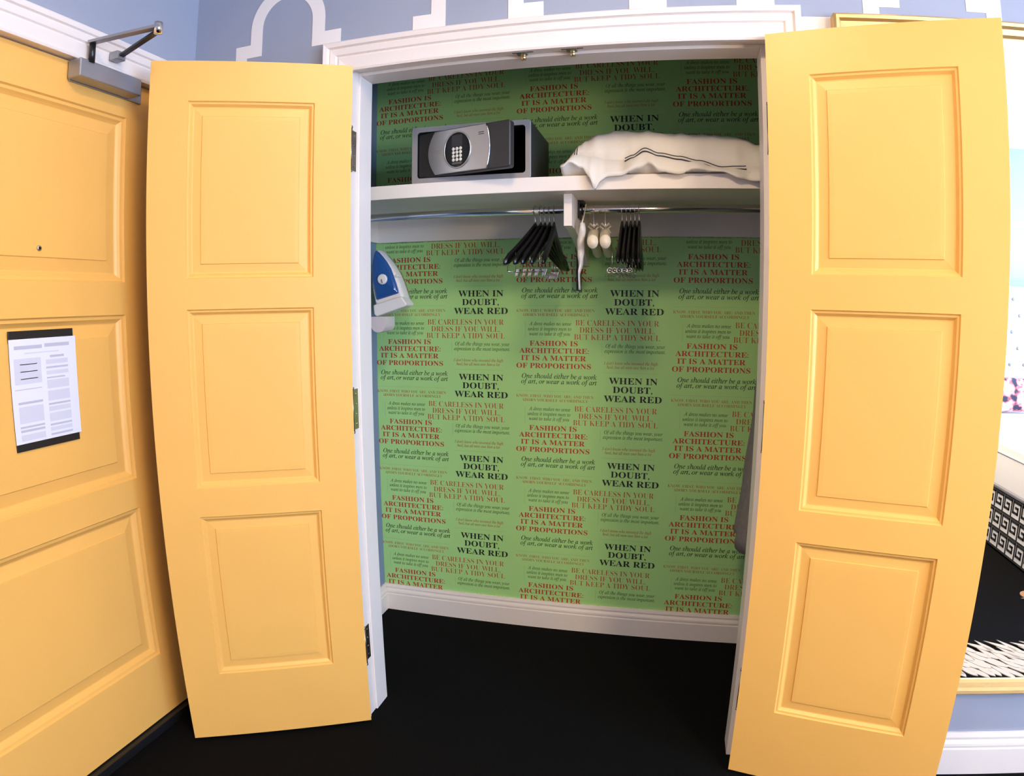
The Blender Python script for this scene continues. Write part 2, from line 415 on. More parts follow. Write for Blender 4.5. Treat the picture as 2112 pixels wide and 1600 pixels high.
# ================================================================== CLOSET DOORS
TH = 0.036; W = 0.5691; HB, HT = 0.012, 2.028
ST = 0.1078; ZP = [(0.2373, 0.744), (0.8282, 1.332), (1.4161, 1.9119)]
def panel_ring(bm, x0, x1, z0, z1, y, s, prof):
    """concentric rectangles; prof (inset, depth); s = direction of the face normal"""
    rs = []
    for i, d in prof:
        rs.append([(x0+i, y-s*d, z0+i), (x1-i, y-s*d, z0+i), (x1-i, y-s*d, z1-i), (x0+i, y-s*d, z1-i)])
    vs = [[bm.verts.new(p) for p in r] for r in rs]
    for a, b in zip(vs, vs[1:]):
        for i in range(4): bm.faces.new((a[i], a[(i+1) % 4], b[(i+1) % 4], b[i]))
    bm.faces.new(vs[-1])
PROF = [(0, 0), (0.003, 0.0045), (0.008, 0.0052), (0.011, 0.0085), (0.015, 0.0125), (0.018, 0.0130), (0.040, 0.0112), (0.0415, 0.0085), (0.052, 0.0080)]
def make_leaf(name, w_, hb, ht, th, y0, stile, panels, m, loc, rz):
    """slab from y0 to y0+th with recessed panels on both faces"""
    root = empty(name, loc, rz)
    xs = [0.003, stile, w_-stile, w_]; zs = [hb]+[z for p in panels for z in p]+[ht]
    bm = new_bm()
    for y in (y0, y0+th):
        for i in range(3):
            for j in range(len(zs)-1):
                if i == 1 and j % 2 == 1: continue
                bm.faces.new([bm.verts.new(p) for p in ((xs[i], y, zs[j]), (xs[i+1], y, zs[j]), (xs[i+1], y, zs[j+1]), (xs[i], y, zs[j+1]))])
    for (a, b) in (((xs[0], hb), (xs[3], hb)), ((xs[3], hb), (xs[3], ht)), ((xs[3], ht), (xs[0], ht)), ((xs[0], ht), (xs[0], hb))):
        bm.faces.new([bm.verts.new(p) for p in ((a[0], y0, a[1]), (b[0], y0, b[1]), (b[0], y0+th, b[1]), (a[0], y0+th, a[1]))])
    bmesh.ops.remove_doubles(bm, verts=bm.verts, dist=1e-5)
    obj('stile_and_rail_frame', bm, m, root)
    for z0, z1 in panels:
        bm = new_bm()
        panel_ring(bm, stile, w_-stile, z0, z1, y0, -1, PROF)
        panel_ring(bm, stile, w_-stile, z0, z1, y0+th, 1, PROF)
        me_o = obj('panel', bm, m, root)
    return root
TL, TR_ = 2.5874, 2.8666
dl = make_leaf('door_2', W, HB, HT, TH, 0.0, ST, ZP, YEL, (0, -0.004, 0), -TL)
struct(dl, 'yellow three-panel closet door swung open towards the entry door', 'door')
dr = make_leaf('door_3', W, HB, HT, TH, -TH, ST, ZP, YEL, (WO, -0.004, 0), TR_+PI)
struct(dr, 'yellow three-panel closet door folded back against the mirror', 'door')
bpy.context.view_layer.update()
def attach(o, p):
    o.parent = p; o.matrix_parent_inverse = p.matrix_world.inverted()
for door, sx, xh in ((dl, 1, 0.0), (dr, -1, WO)):
    for zc in (1.790, 1.030, 0.270):
        h = empty('hinge', (xh, 0, zc)); 
        bm = new_bm()                                       # butterfly plate on the jamb
        xj = -sx*0.006
        a, b = sorted((xj, xj+sx*0.0022)); box(bm, a, b, -0.002, 0.036, -0.060, 0.060)
        obj('hinge_plate', bm, NIC, h, bevel=0.0006)
        bm = new_bm(); cyl(bm, (-sx*0.001, -0.0075, -0.062), (-sx*0.001, -0.0075, 0.062), 0.0058, 12)
        cyl(bm, (-sx*0.001, -0.0075, 0.062), (-sx*0.001, -0.0075, 0.068), 0.0066, 12); cyl(bm, (-sx*0.001, -0.0075, -0.068), (-sx*0.001, -0.0075, -0.062), 0.0066, 12)
        obj('hinge_knuckle', bm, NIC, h, smooth=True)
        bm = new_bm()
        for zz in (-0.045, -0.015, 0.015, 0.045):
            cyl(bm, (xj+sx*0.002, 0.014+0.01*(1 if zz*1000 % 2 else -0.4), zz), (xj+sx*0.0032, 0.014+0.01*(1 if zz*1000 % 2 else -0.4), zz), 0.0035, 8)
        obj('hinge_screws', bm, CHR, h)
        bpy.context.view_layer.update()
        attach(h, door)

# ================================================================== ENTRY DOOR
AX = -0.615
edge_r, edge_l = -0.164, -1.0644
ent = empty('door_1', (AX, edge_r, 0), 0)
struct(ent, 'yellow entry door with three recessed panels, peephole and posted notice', 'door')
# local build in (u along -y, depth along x)
bm = new_bm(); us = [0.0, 0.1086, 0.7918, 0.9004]; zp = [0.035, 0.2529, 0.7463, 0.8366, 1.3243, 1.4171, 1.9015, 2.010]
def EP(u, d, z): return (d, -u, z)
for i in range(3):
    for j in range(7):
        if i == 1 and j % 2 == 1: continue
        bm.faces.new([bm.verts.new(EP(*p)) for p in ((us[i], 0, zp[j]), (us[i+1], 0, zp[j]), (us[i+1], 0, zp[j+1]), (us[i], 0, zp[j+1]))])
for (a, b) in (((us[0], zp[0]), (us[3], zp[0])), ((us[3], zp[0]), (us[3], zp[7])), ((us[3], zp[7]), (us[0], zp[7])), ((us[0], zp[7]), (us[0], zp[0]))):
    bm.faces.new([bm.verts.new(EP(*p)) for p in ((a[0], 0, a[1]), (b[0], 0, b[1]), (b[0], -0.045, b[1]), (a[0], -0.045, a[1]))])
bm.faces.new([bm.verts.new(EP(*p)) for p in ((us[0], -0.045, zp[0]), (us[3], -0.045, zp[0]), (us[3], -0.045, zp[7]), (us[0], -0.045, zp[7]))])
bmesh.ops.remove_doubles(bm, verts=bm.verts, dist=1e-5)
obj('stile_and_rail_frame', bm, YEL, ent)
EPROF = [(0, 0), (0.004, 0.006), (0.012, 0.007), (0.018, 0.013), (0.024, 0.018), (0.027, 0.0185), (0.060, 0.012), (0.0625, 0.009), (0.09, 0.0085)]
for j in (1, 3, 5):
    bm = new_bm(); rs = []
    for i, d in EPROF:
        rs.append([bm.verts.new(EP(*p)) for p in ((us[1]+i, -d, zp[j]+i), (us[2]-i, -d, zp[j]+i), (us[2]-i, -d, zp[j+1]-i), (us[1]+i, -d, zp[j+1]-i))])
    for a, b in zip(rs, rs[1:]):
        for i in range(4): bm.faces.new((a[i], a[(i+1) % 4], b[(i+1) % 4], b[i]))
    bm.faces.new(rs[-1]); obj('panel', bm, YEL, ent)
pe = empty('peephole'); pe.parent = ent; pe.location = (0.0, -0.404, 1.501)
bm = new_bm(); disc_stack(bm, (-0.010, 0, 0), (1, 0, 0), [(0.0075, 0), (0.0075, 0.004), (0.006, 0.006), (0.0045, 0.006)], 16); obj('peephole_ring', bm, NIC, pe, smooth=True)
bm = new_bm(); disc_stack(bm, (-0.0045, 0, 0), (1, 0, 0), [(0.0045, 0), (0.003, 0.0012), (0.001, 0.0015)], 12); obj('peephole_lens', bm, GLB, pe, smooth=True)
hd = empty('lever_handle'); hd.parent = ent; hd.location = (0, -0.845, 1.02)
bm = new_bm(); box(bm, 0, 0.008, -0.03, 0.03, -0.09, 0.09); obj('handle_plate', bm, NIC, hd, bevel=0.003)
bm = new_bm(); tube(bm, [(0.008, 0, 0), (0.05, 0, 0), (0.058, 0.02, 0), (0.058, 0.12, 0)], 0.009, 10); obj('lever', bm, NIC, hd, smooth=True)
# entry door frame
te = empty('trim_3'); struct(te, 'white casing and jamb around the yellow entry door', 'trim')
bm = new_bm(); box(bm, AX-0.05, LW, -1.080, -0.150, 2.014, 2.034); obj('head_jamb', bm, WHT, te)
bm = new_bm(); box(bm, AX-0.05, LW, -0.163, -0.150, 0, 2.014); obj('side_jamb', bm, WHT, te)
bm = new_bm(); box(bm, AX-0.05, LW, -1.080, -1.0655, 0, 2.014); obj('side_jamb', bm, WHT, te)
EC = [(a*1.04, d*0.75) for a, d in CP]
ya, yb = -1.072, -0.158
for nm, pp in (('side_casing', [(ya, -1, 0.0, None)]), ('side_casing', [(yb, 1, 0.0, None)]), ('head_casing', None)):
    bm = new_bm()
    if pp:
        y, s, _, _ = pp[0]
        rings(bm, [[(LW+d, y+s*a, 0) for a, d in EC], [(LW+d, y+s*a, 2.013+a) for a, d in EC]])
    else:
        rings(bm, [[(LW+d, ya-a, 2.013+a) for a, d in EC], [(LW+d, yb+a, 2.013+a) for a, d in EC]])
    obj(nm, bm, WHT, te)
bm = new_bm(); box(bm, AX-0.05, LW, -1.0655, -0.163, 0, 0.030)
struct(obj('trim_4', bm, DMT, bevel=0.002), 'dark threshold strip under the entry door', 'trim')

# notice on the entry door: top-level thing fixed to the door
nx = AX-0.0085
no = empty('notice_sheet', (nx, -0.570, 1.142)); tag(no, 'white printed notice in a holder with black bars on the entry door', 'notice')
bm = new_bm(); box(bm, 0, 0.0045, -0.103, 0.102, -0.150, 0.151); obj('holder_back', bm, PBLK, no, bevel=0.001)
bm = new_bm(); box(bm, 0.0045, 0.0062, -0.1045, 0.1075, -0.1305, 0.1305); pg = obj('paper', bm, PAP, no)
def pline(y0, y1, z0, z1, m=PAPT):
    bm = new_bm(); box(bm, 0.0062, 0.0065, y0, y1, z0, z1); obj('print_line', bm, m, pg)
pline(-0.090, -0.004, .105, .114); pline(0.004, 0.085, .107, .116); pline(-0.060, 0.050, .093, .096, PAPL)
pline(-0.093, -0.010, 0.018, 0.082, PAPL); pline(-0.095, -0.012, 0.004, 0.006)
for k in range(3): pline(-0.075, -0.022, 0.066-k*0.018, 0.068-k*0.018, mat('paper_soft_print', (0.57, 0.58, 0.67), 0.6))
pline(-0.088, -0.012, -0.026, -0.032); pline(-0.088, -0.012, -0.080, -0.038, PAPL)
pline(-0.088, -0.012, -0.092, -0.087); pline(-0.088, -0.012, -0.102, -0.096); pline(-0.088, -0.012, -0.124, -0.108, PAPL)
zc = 0.085
for k, (hh, gap, m) in enumerate([(0.006, .005, PAPT), (0.012, .006, PAPL), (0.005, .006, PAPT), (0.010, .006, PAPL), (0.004, .004, PAPT), (0.022, .006, PAPL), (0.026, .006, PAPL), (0.005, .004, PAPT), (0.012, .005, PAPL), (0.022, .006, PAPL), (0.005, .004, PAPT), (0.010, .006, PAPL), (0.005, .004, PAPT), (0.022, .005, PAPL)]):
    if zc-hh < -0.126: break
    pline(0.006+(0.014 if k == 0 else 0), 0.078-(0.012 if k in (0, 4) else 0), zc-hh, zc, m); zc -= hh+gap

# door closer
cl = empty('door_closer', (AX, -0.37, 1.99)); tag(cl, 'grey metal door closer with folded arm at top of the entry door', 'door closer')
bm = new_bm(); box(bm, 0.0, 0.006, -0.125, 0.150, -0.036, 0.018); obj('mounting_plate', bm, SILV, cl, bevel=0.002)
bm = new_bm(); box(bm, 0.006, 0.057, -0.132, 0.098, -0.033, 0.018); obj('body', bm, SILV, cl, bevel=0.004, segs=3)
bm = new_bm(); cyl(bm, (0.057, -0.095, 0.012), (0.057, -0.095, 0.066), 0.009, 16); obj('spindle', bm, DMT, cl, smooth=True)
def bar(bm, p, q, wd, th):
    p = Vector(p); q = Vector(q); d = (q-p).normalized(); s = d.cross(Vector((0, 0, 1))).normalized(); t = s.cross(d)
    rings(bm, [[c+a*s*wd/2+b*t*th/2 for a, b in ((-1, -1), (1, -1), (1, 1), (-1, 1))] for c in (p-d*wd*0.4, q+d*wd*0.4)])
bm = new_bm(); bar(bm, (0.057, -0.095, 0.070), (0.270, -0.068, 0.074), 0.022, 0.008); obj('main_arm', bm, SILV, cl, bevel=0.001)
bm = new_bm(); bar(bm, (0.266, -0.066, 0.062), (0.069, 0.000, 0.058), 0.016, 0.007); obj('forearm', bm, DMT, cl, bevel=0.001)
bm = new_bm(); cyl(bm, (0.270, -0.068, 0.055), (0.270, -0.068, 0.086), 0.011, 14); obj('elbow_pin', bm, CHR, cl, smooth=True)
bm = new_bm(); box(bm, 0.038, 0.071, -0.016, 0.016, 0.046, 0.070); obj('shoe', bm, SILV, cl, bevel=0.002)

# ================================================================== MIRROR
mx0, mx1, mz0, mz1 = 1.318, 2.36, 0.288, 2.092
mi = empty('wall_mirror', ((mx0+mx1)/2, 0, mz0)); tag(mi, 'tall gold-framed wall mirror reflecting the bed', 'mirror')
ox = -(mx0+mx1)/2; oz = -mz0
FP = [(0, 0), (0, 0.030), (0.006, 0.036), (0.014, 0.034), (0.020, 0.026), (0.034, 0.022), (0.040, 0.014), (0.040, 0)]
def fr(c1, c2, n1, n2):
    bm = new_bm()
    rings(bm, [[(c1[0]+ox+n1[0]*a, -0.002-d, c1[1]+oz+n1[1]*a) for a, d in FP], [(c2[0]+ox+n2[0]*a, -0.002-d, c2[1]+oz+n2[1]*a) for a, d in FP]])
    return bm
cor = [(mx0, mz0), (mx1, mz0), (mx1, mz1), (mx0, mz1)]; nr = [(1, 1), (-1, 1), (-1, -1), (1, -1)]
for i, nm in enumerate(('frame_rail', 'frame_stile', 'frame_rail', 'frame_stile')):
    j = (i+1) % 4; obj(nm, fr(cor[i], cor[j], nr[i], nr[j]), GOLD, mi)
bm = new_bm(); box(bm, mx0+0.036+ox, mx1-0.036+ox, -0.012, -0.006, 0.036, mz1-mz0-0.036); obj('mirror_glass', bm, MIR, mi)

# ================================================================== SHELF, ROD, BRACKETS
YS, ZS0, ZS1 = 0.290, 1.688, 1.734
sh = empty('closet_shelf', (0.58, D, ZS0)); tag(sh, 'white painted shelf across the closet holding the safe and pillow', 'shelf')
def shp(nm, b, m=SHW, **k):
    o = obj(nm, b, m, **k); bpy.context.view_layer.update(); attach(o, sh); return o
bpy.context.view_layer.update()
bm = new_bm(); box(bm, XL+0.001, XR-0.001, YS, D-0.001, ZS0, ZS1); shp('shelf_board', bm, bevel=0.002)
bm = new_bm(); box(bm, XL+0.001, XR-0.001, D-0.020, D-0.001, 1.597, ZS0); shp('back_cleat', bm, bevel=0.0015)
bm = new_bm(); box(bm, XL+0.001, XL+0.019, YS+0.06, D-0.020, 1.597, ZS0); shp('side_cleat', bm, bevel=0.0015)
bm = new_bm(); box(bm, XR-0.019, XR-0.001, YS+0.06, D-0.020, 1.597, ZS0); shp('side_cleat', bm, bevel=0.0015)
gp = [(0.345, ZS0), (0.345, 1.588), (0.40, 1.588)]+[(0.40+0.38*math.sin(t*PI/20), 1.588-0.115*(1-math.cos(t*PI/20))) for t in range(1, 11)]
gp = [(0.345, ZS0), (0.345, 1.586)]+[(0.36+0.42*t/10, 1.586-0.10*(t/10)**1.5) for t in range(0, 11)]+[(0.78, ZS0)]
bm = new_bm(); prism(bm, gp, 0.560, 0.586, 'x'); shp('centre_gusset', bm, bevel=0.001)

rod = empty('hanging_rod', (0.58, 0.50, 1.660)); tag(rod, 'chrome hanging rod under the closet shelf', 'rod')
bm = new_bm(); cyl(bm, (XL+0.02-0.58, 0, 0), (XR-0.02-0.58, 0, 0), 0.0135, 24); obj('tube', bm, CHR, rod, smooth=True)
for s in (XL+0.0195-0.58, XR-0.0195-0.58):
    bm = new_bm(); sg = 1 if s < 0 else -1; disc_stack(bm, (s, 0, 0), (sg, 0, 0), [(0.028, 0), (0.028, 0.003), (0.018, 0.006), (0.017, 0.018)], 24); obj('flange', bm, CHR, rod, smooth=True)
br = empty('rod_bracket', (0.548, D, 1.393)); tag(br, 'dark steel bracket strip holding the rod beside the white gusset', 'bracket')
def brp(nm, b, m=DMT, **k):
    o = obj(nm, b, m, **k); bpy.context.view_layer.update(); attach(o, br); return o
bpy.context.view_layer.update()
bm = new_bm(); box(bm, 0.540, 0.5555, 0.764, D-0.001, 1.393, 1.590); brp('wall_leg', bm, bevel=0.001)
bm = new_bm(); box(bm, 0.5865, 0.592, 0.470, 0.535, 1.628, 1.690); box(bm, 0.592, 0.606, 0.478, 0.526, 1.676, 1.688); brp('hook_plate', bm, bevel=0.001)
bm = new_bm()
arc = [(0.599, 0.50+0.0165*math.cos(a), 1.66+0.0165*math.sin(a)) for a in [PI*(1.0+t/12.0*1.3) for t in range(13)]]
tube(bm, [(0.599, 0.4835, 1.685)]+arc, 0.003, 8); brp('rod_hook', bm, smooth=True)

# ================================================================== SAFE
sx0, sx1, sz0, szt, syf = 0.0645, 0.4640, ZS1, 1.9215, 0.297
sf = empty('hotel_safe', ((sx0+sx1)/2, 0.46, ZS1)); tag(sf, 'grey electronic safe with its silver door ajar on the shelf', 'safe')
bpy.context.view_layer.update()
def sfp(nm, b, m, parent=None, **k):
    o = obj(nm, b, m, **k); bpy.context.view_layer.update(); attach(o, parent or sf); return o
bm = new_bm()
def rrect(x0, x1, z0, z1, r, n=5):
    p = []
    for cx, cz, a0 in ((x1-r, z1-r, 0), (x0+r, z1-r, PI/2), (x0+r, z0+r, PI), (x1-r, z0+r, 1.5*PI)):
        for t in range(n+1): a = a0+t*PI/2/n; p.append((cx+r*math.cos(a), cz+r*math.sin(a)))
    return p
out = rrect(sx0, sx1, sz0+0.0005, szt, 0.006); inn = rrect(sx0+0.020, sx1-0.017, sz0+0.017, szt-0.0165, 0.010)
rings(bm, [[(x, syf+0.006, z) for x, z in out], [(x, syf+0.002, z) for x, z in out], [(x*0.99+0.0026, syf, z) for x, z in out], [(x, syf, z) for x, z in inn], [(x, syf+0.03, z) for x, z in inn]], cap=False)
bdy = sfp('front_frame', bm, SFG)
bm = new_bm(); rings(bm, [[(x, 0.60, z) for x, z in out], [(x, syf+0.006, z) for x, z in out]], cap=False); bm.faces.new([bm.verts.new((x, 0.60, z)) for x, z in out]); sfp('body', bm, mat('safe_side', (0.035, 0.035, 0.032), 0.5, bump=0.1, bscale=400))
bm = new_bm(); rings(bm, [[(x, syf+0.003, z) for x, z in rrect(sx0+0.0205, sx1-0.0175, sz0+0.0175, szt-0.017, .0098)], [(x, 0.575, z) for x, z in rrect(sx0+0.0205, sx1-0.0175, sz0+0.0175, szt-0.017, .0098)]], cap=False)
bm.faces.new([bm.verts.new((x, 0.575, z)) for x, z in rrect(sx0+0.0205, sx1-0.0175, sz0+0.0175, szt-0.017, .0098)])
sfp('inside_lining', bm, SFI)
# door, hinged on the left, swung out about 15 degrees
ang = math.atan2(0.096, 0.332)
DH = szt-sz0-0.040; DW = 0.347
sd = empty('safe_door', (sx0+0.0215, syf+0.008, sz0+0.019), -ang); sd.parent = None
bpy.context.view_layer.update()
bm = new_bm()
o1 = rrect(0, DW, 0, DH, 0.009)
def cx_(p, i): return [(x+(i if x < DW/2 else -i), z+(i if z < DH/2 else -i)) for x, z in p]
rings(bm, [[(x, 0.024, z) for x, z in o1], [(x, 0.003, z) for x, z in o1], [(x, 0.0, z) for x, z in cx_(o1, 0.003)]])
obj('door_slab', bm, SFD, sd)
def arc_pts(cx, sag, z0, z1, n=12):
    return [(cx+sag*(1-(2*t/n-1)**2), z0+(z1-z0)*t/n) for t in range(n+1)]
la = arc_pts(0.070, -0.027, 0.003, DH-0.003); ra = arc_pts(0.266, 0.012, 0.003, DH-0.003)
poly = la[::-1]+ra
poly = [(x, z) for x, z in la[::-1]]+[(x, z) for x, z in ra]
bm = new_bm(); prism(bm, poly, -0.006, 0.0002, 'y'); fp = obj('faceplate', bm, SFS, sd, bevel=0.0018, segs=3)
bm = new_bm(); tube(bm, [(x, -0.0055, z) for x, z in ra], 0.0022, 8); obj('edge_trim', bm, CHR, fp, smooth=True)
for z in (0.118, 0.112):
    bm = new_bm(); box(bm, 0.238, 0.258, -0.0064, -0.0058, z, z+0.0022); obj('brand_mark', bm, SFD, fp)
for z in (0.078, 0.071):
    bm = new_bm(); box(bm, 0.056, 0.098, -0.0063, -0.0058, z, z+0.0018); obj('brand_mark', bm, SFG, fp)
kx, kz = 0.160, DH/2
kp = empty('keypad', (kx, -0.006, kz)); kp.parent = sd
N_ = 40
def ell(rx, rz, y): return [(rx*math.cos(2*PI*k/N_), y, rz*math.sin(2*PI*k/N_)) for k in range(N_)]
bm = new_bm(); rings(bm, [ell(.0520, .0600, 0.001), ell(.0520, .0600, -.003), ell(.0495, .0575, -.0045), ell(.0475, .0555, -.003), ell(.0470, .0550, 0.001)]); obj('bezel', bm, SFS, kp, smooth=True)
bm = new_bm(); rings(bm, [ell(.0472, .0552, 0.0), ell(.0470, .0550, -.003), ell(.0440, .0520, -.0036)]); obj('keypad_face', bm, GLB, kp)
bm = new_bm(); box(bm, -.020, .020, -.0043, -.0036, .010, .047); obj('display', bm, mat('display_grey', (0.035, 0.033, 0.038), 0.3, spec=0.3), kp, bevel=0.0006)
bm = new_bm(); disc_stack(bm, (0, 0, 0), (0, -1, 0), [(0.0056, 0), (0.0056, 0.0012), (0.0045, 0.002)], 14)
me = bpy.data.meshes.new('key'); bm.to_mesh(me); bm.free()
for r_ in range(4):
    for c_ in range(3):
        from_mesh('key_button', me, KEY, kp, smooth=True, loc=((c_-1)*0.0135, -0.0036, 0.003-r_*0.0118))
bm = new_bm(); box(bm, -.018, .018, -.0042, -.0036, -.047, -.040); obj('indicator_strip', bm, mat('strip_grey', (0.09, 0.085, 0.08), 0.3), kp)
bpy.context.view_layer.update(); attach(sd, sf)

# ================================================================== PILLOW
hT = [(.565, .024), (.590, .038), (.627, .022), (.650, -.010), (.668, -.050), (.686, -.022), (.705, -.010), (.745, -.008), (.799, .014), (.828, .030), (.868, .001), (.918, -.006), (.961, .008), (1.047, 0.0), (1.104, -.021), (1.15, -.028), (1.25, -.02), (1.33, 0.01)]
sT = [(.565, .040), (.60, .066), (.66, .060), (.70, .050), (.745, .050), (.779, .060), (.816, .080), (.86, .064), (.919, .053), (.977, .040), (1.05, .020), (1.086, .022), (1.2, .024), (1.33, .015)]
tT = [(.565, .030), (.587, .080), (.610, .115), (.628, .138), (.668, .156), (.724, .168), (.795, .161), (.921, .152), (1.046, .148), (1.108, .139), (1.17, .114), (1.25, .08), (1.33, .02)]
pw = empty('bed_pillow', (0.93, 0.48, ZS1)); tag(pw, 'plump white pillow with dark double piping lying on the closet shelf', 'pillow')
bpy.context.view_layer.update()
def sect(x):
    h = lerp_tab(hT, x); s = max(lerp_tab(sT, x), 0.006); t = max(lerp_tab(tT, x), s+0.004)
    wob = 0.004*math.sin(x*63)+0.003*math.sin(x*101+1)
    fold = 0.012*math.exp(-((x-0.745)/0.035)**2)
    P = [(0.266+wob, h), (0.272+wob, h+0.25*(s-h)), (0.283+wob*1.2+fold, h+0.6*(s-h)), (0.300+fold, s-0.002), (0.308+fold, s+0.002)]
    P += [(0.312+0.5*wob, s+0.22*(t-s)), (0.322+0.6*wob, s+0.48*(t-s)), (0.342, s+0.74*(t-s)), (0.375, s+0.90*(t-s)), (0.42, s+0.975*(t-s)), (0.47, t), (0.53, t-0.004), (0.59, t*0.85), (0.64, t*0.6), (0.68, t*0.32), (0.705, t*0.1+0.004), (0.735, 0.006)]
    P += [(0.735, 0.002), (0.60, 0.001), (0.45, 0.001), (0.320, 0.002), (0.288, 0.0025 if h < 0.003 else h*0.5), (0.276+wob, h-0.001 if h < 0 else max(h-0.003, 0.001))]
    return P
xs = [.562]+[.570+(1.33-.570)*i/150 for i in range(151)]
bm = new_bm(); rs = []
for i, x in enumerate(xs):
    S = sect(x)
    fr_ = []
    for q, (y, z) in enumerate(S):
        wr = 0.0022*math.sin(x*150+y*60)*math.sin(y*70+x*31) if 4 < q < 14 else 0
        wr += 0.0035*math.sin((x*1.0+y*0.55)*74)*max(0, 1-abs(y-0.34)/0.06) if 5 <= q <= 9 else 0
        fr_.append((x, y+wr*0.6, ZS1+0.0008+z+wr))
    rs.append(fr_)
rings(bm, rs)
o = obj('cushion', bm, PIL, smooth=True); bpy.context.view_layer.update(); attach(o, pw)
for dq in (0, 1):
    bm = new_bm(); pts = []
    for i in range(160):
        x = .755+(1.12-.755)*i/159
        h = lerp_tab(hT, x); s = max(lerp_tab(sT, x), .006); t = lerp_tab(tT, x)
        wob = 0.004*math.sin(x*63)+0.003*math.sin(x*101+1); fold = 0.012*math.exp(-((x-0.745)/0.035)**2)
        if dq == 0: pts.append((x, 0.3065+fold-0.0006, ZS1+s+0.0026))
        else: pts.append((x, 0.2905+fold+0.3*wob, ZS1+s-0.0095))
    tube(bm, pts, 0.0019, 6); o = obj('piping', bm, PIP, smooth=True); bpy.context.view_layer.update(); attach(o, pw)
for x in (.600, .607):
    bm = new_bm(); S = sect(x); tube(bm, [(x, y-0.0008, ZS1+z+0.0012) for y, z in S[4:15]], 0.0014, 6); o = obj('piping', bm, PIP, smooth=True); bpy.context.view_layer.update(); attach(o, pw)

# ================================================================== HANGERS
def hook_pts(z0):
    p = [(0, 0, z0), (0, 0, z0+0.016)]
    cx, cz, r = 0.0, 0.0, 0.0175
    p += [(cx+0.004, 0, -0.0185)]
    p += [(r*math.cos(a), 0, r*math.sin(a)) for a in [(-1.25+t/14*4.2) for t in range(15)]]
    return p
def arm_pts(n=15, span=0.205, drop=0.122, z0=-0.068):
    P = []
    for i in range(n):
        t = -1+2*i/(n-1); a = abs(t)
        P.append((span*t, 0.006*a*a, z0-drop*(1.22*a-0.22*a*a)))
    return P
def make_hanger(name, clip):
    root = empty(name)
    bm = new_bm(); rs = []
    A = arm_pts()
    for i, p in enumerate(A):
        t = abs(-1+2*i/(len(A)-1)); hh = 0.029-0.0115*t; ww = 0.0072+0.0006*t
        if t > 0.99: hh *= 0.45; ww *= 0.45
        rs.append([(p[0], p[1]+ww*math.cos(k*2*PI/12), p[2]+hh*math.sin(k*2*PI/12)) for k in range(12)])
    rings(bm, rs); obj('wooden_arms', bm, BLKG, root, smooth=True)
    bm = new_bm(); tube(bm, hook_pts(-0.050), 0.0017, 8); obj('hook', bm, CHR, root, smooth=True)
    bm = new_bm()
    for s in (-1, 1):
        x = 0.150*s; zt = -0.155
        if clip: tube(bm, [(x, -0.017, zt), (x, -0.016, -0.215)], 0.0014, 6)
        else:
            tube(bm, [(x, -0.017, zt), (x, -0.016, -0.206)], 0.0016, 6)
            tube(bm, [(x, -0.016+0.008*math.cos(a)-0.008, -0.2150+0.008*math.sin(a)) for a in [t*2*PI/14 for t in range(15)]], 0.0018, 6)
    cyl(bm, (-0.150, -0.016 if clip else -0.024, -0.215), (0.150, -0.016 if clip else -0.024, -0.215), 0.0022 if clip else 0.0040, 10)
    obj('trouser_bar', bm, NIC, root, smooth=True)
    if clip:
        for x in (-0.115, 0.09):
            bm = new_bm()
            prism(bm, [(-0.020, -0.205), (-0.007, -0.205), (-0.009, -0.222), (-0.018, -0.230), (-0.021, -0.230)], x-0.0065, x+0.0065, 'x')
            prism(bm, [(-0.010, -0.205), (-0.003, -0.205), (-0.011, -0.230), (-0.014, -0.230)], x-0.0065, x+0.0065, 'x')
            obj('clip', bm, NIC, root, bevel=0.001)
    return root
def place_hanger(root, x, alpha):
    root.location = (x, 0.50, 1.660); root.rotation_euler = (0, 0, -PI/2-math.radians(alpha)) 
HL = [(.436, 18.5, 'leftmost black clip hanger on the rod, swung furthest to the left'), (.455, 14.5, 'second black clip hanger from the left on the rod'), (.470, 11.5, 'middle black clip hanger of the left bunch'), (.486, 7.5, 'fourth black clip hanger from the left, beside the rightmost of its bunch'), (.501, 1, 'rightmost black clip hanger of the left bunch, nearest the white gusset')]
h0 = make_hanger('clip_hanger', True)
for i, (x, a, lab) in enumerate(HL):
    h = h0 if i == 0 else copy_tree(h0)
    place_hanger(h, x, a); tag(h, lab, 'hanger', 'black clip hangers left of the gusset')
HR = [(.732, 1, 'leftmost black bar hanger of the right bunch, next to the satin hangers'), (.747, 1, 'second black bar hanger from the left in the right bunch'), (.761, 1, 'middle black bar hanger of the right bunch'), (.775, 0, 'fourth black bar hanger from the left in the right bunch'), (.789, -1, 'rightmost black bar hanger of the right bunch')]
h1 = make_hanger('bar_hanger', False)
for i, (x, a, lab) in enumerate(HR):
    h = h1 if i == 0 else copy_tree(h1)
    place_hanger(h, x, a); tag(h, lab, 'hanger', 'black bar hangers right of the gusset')
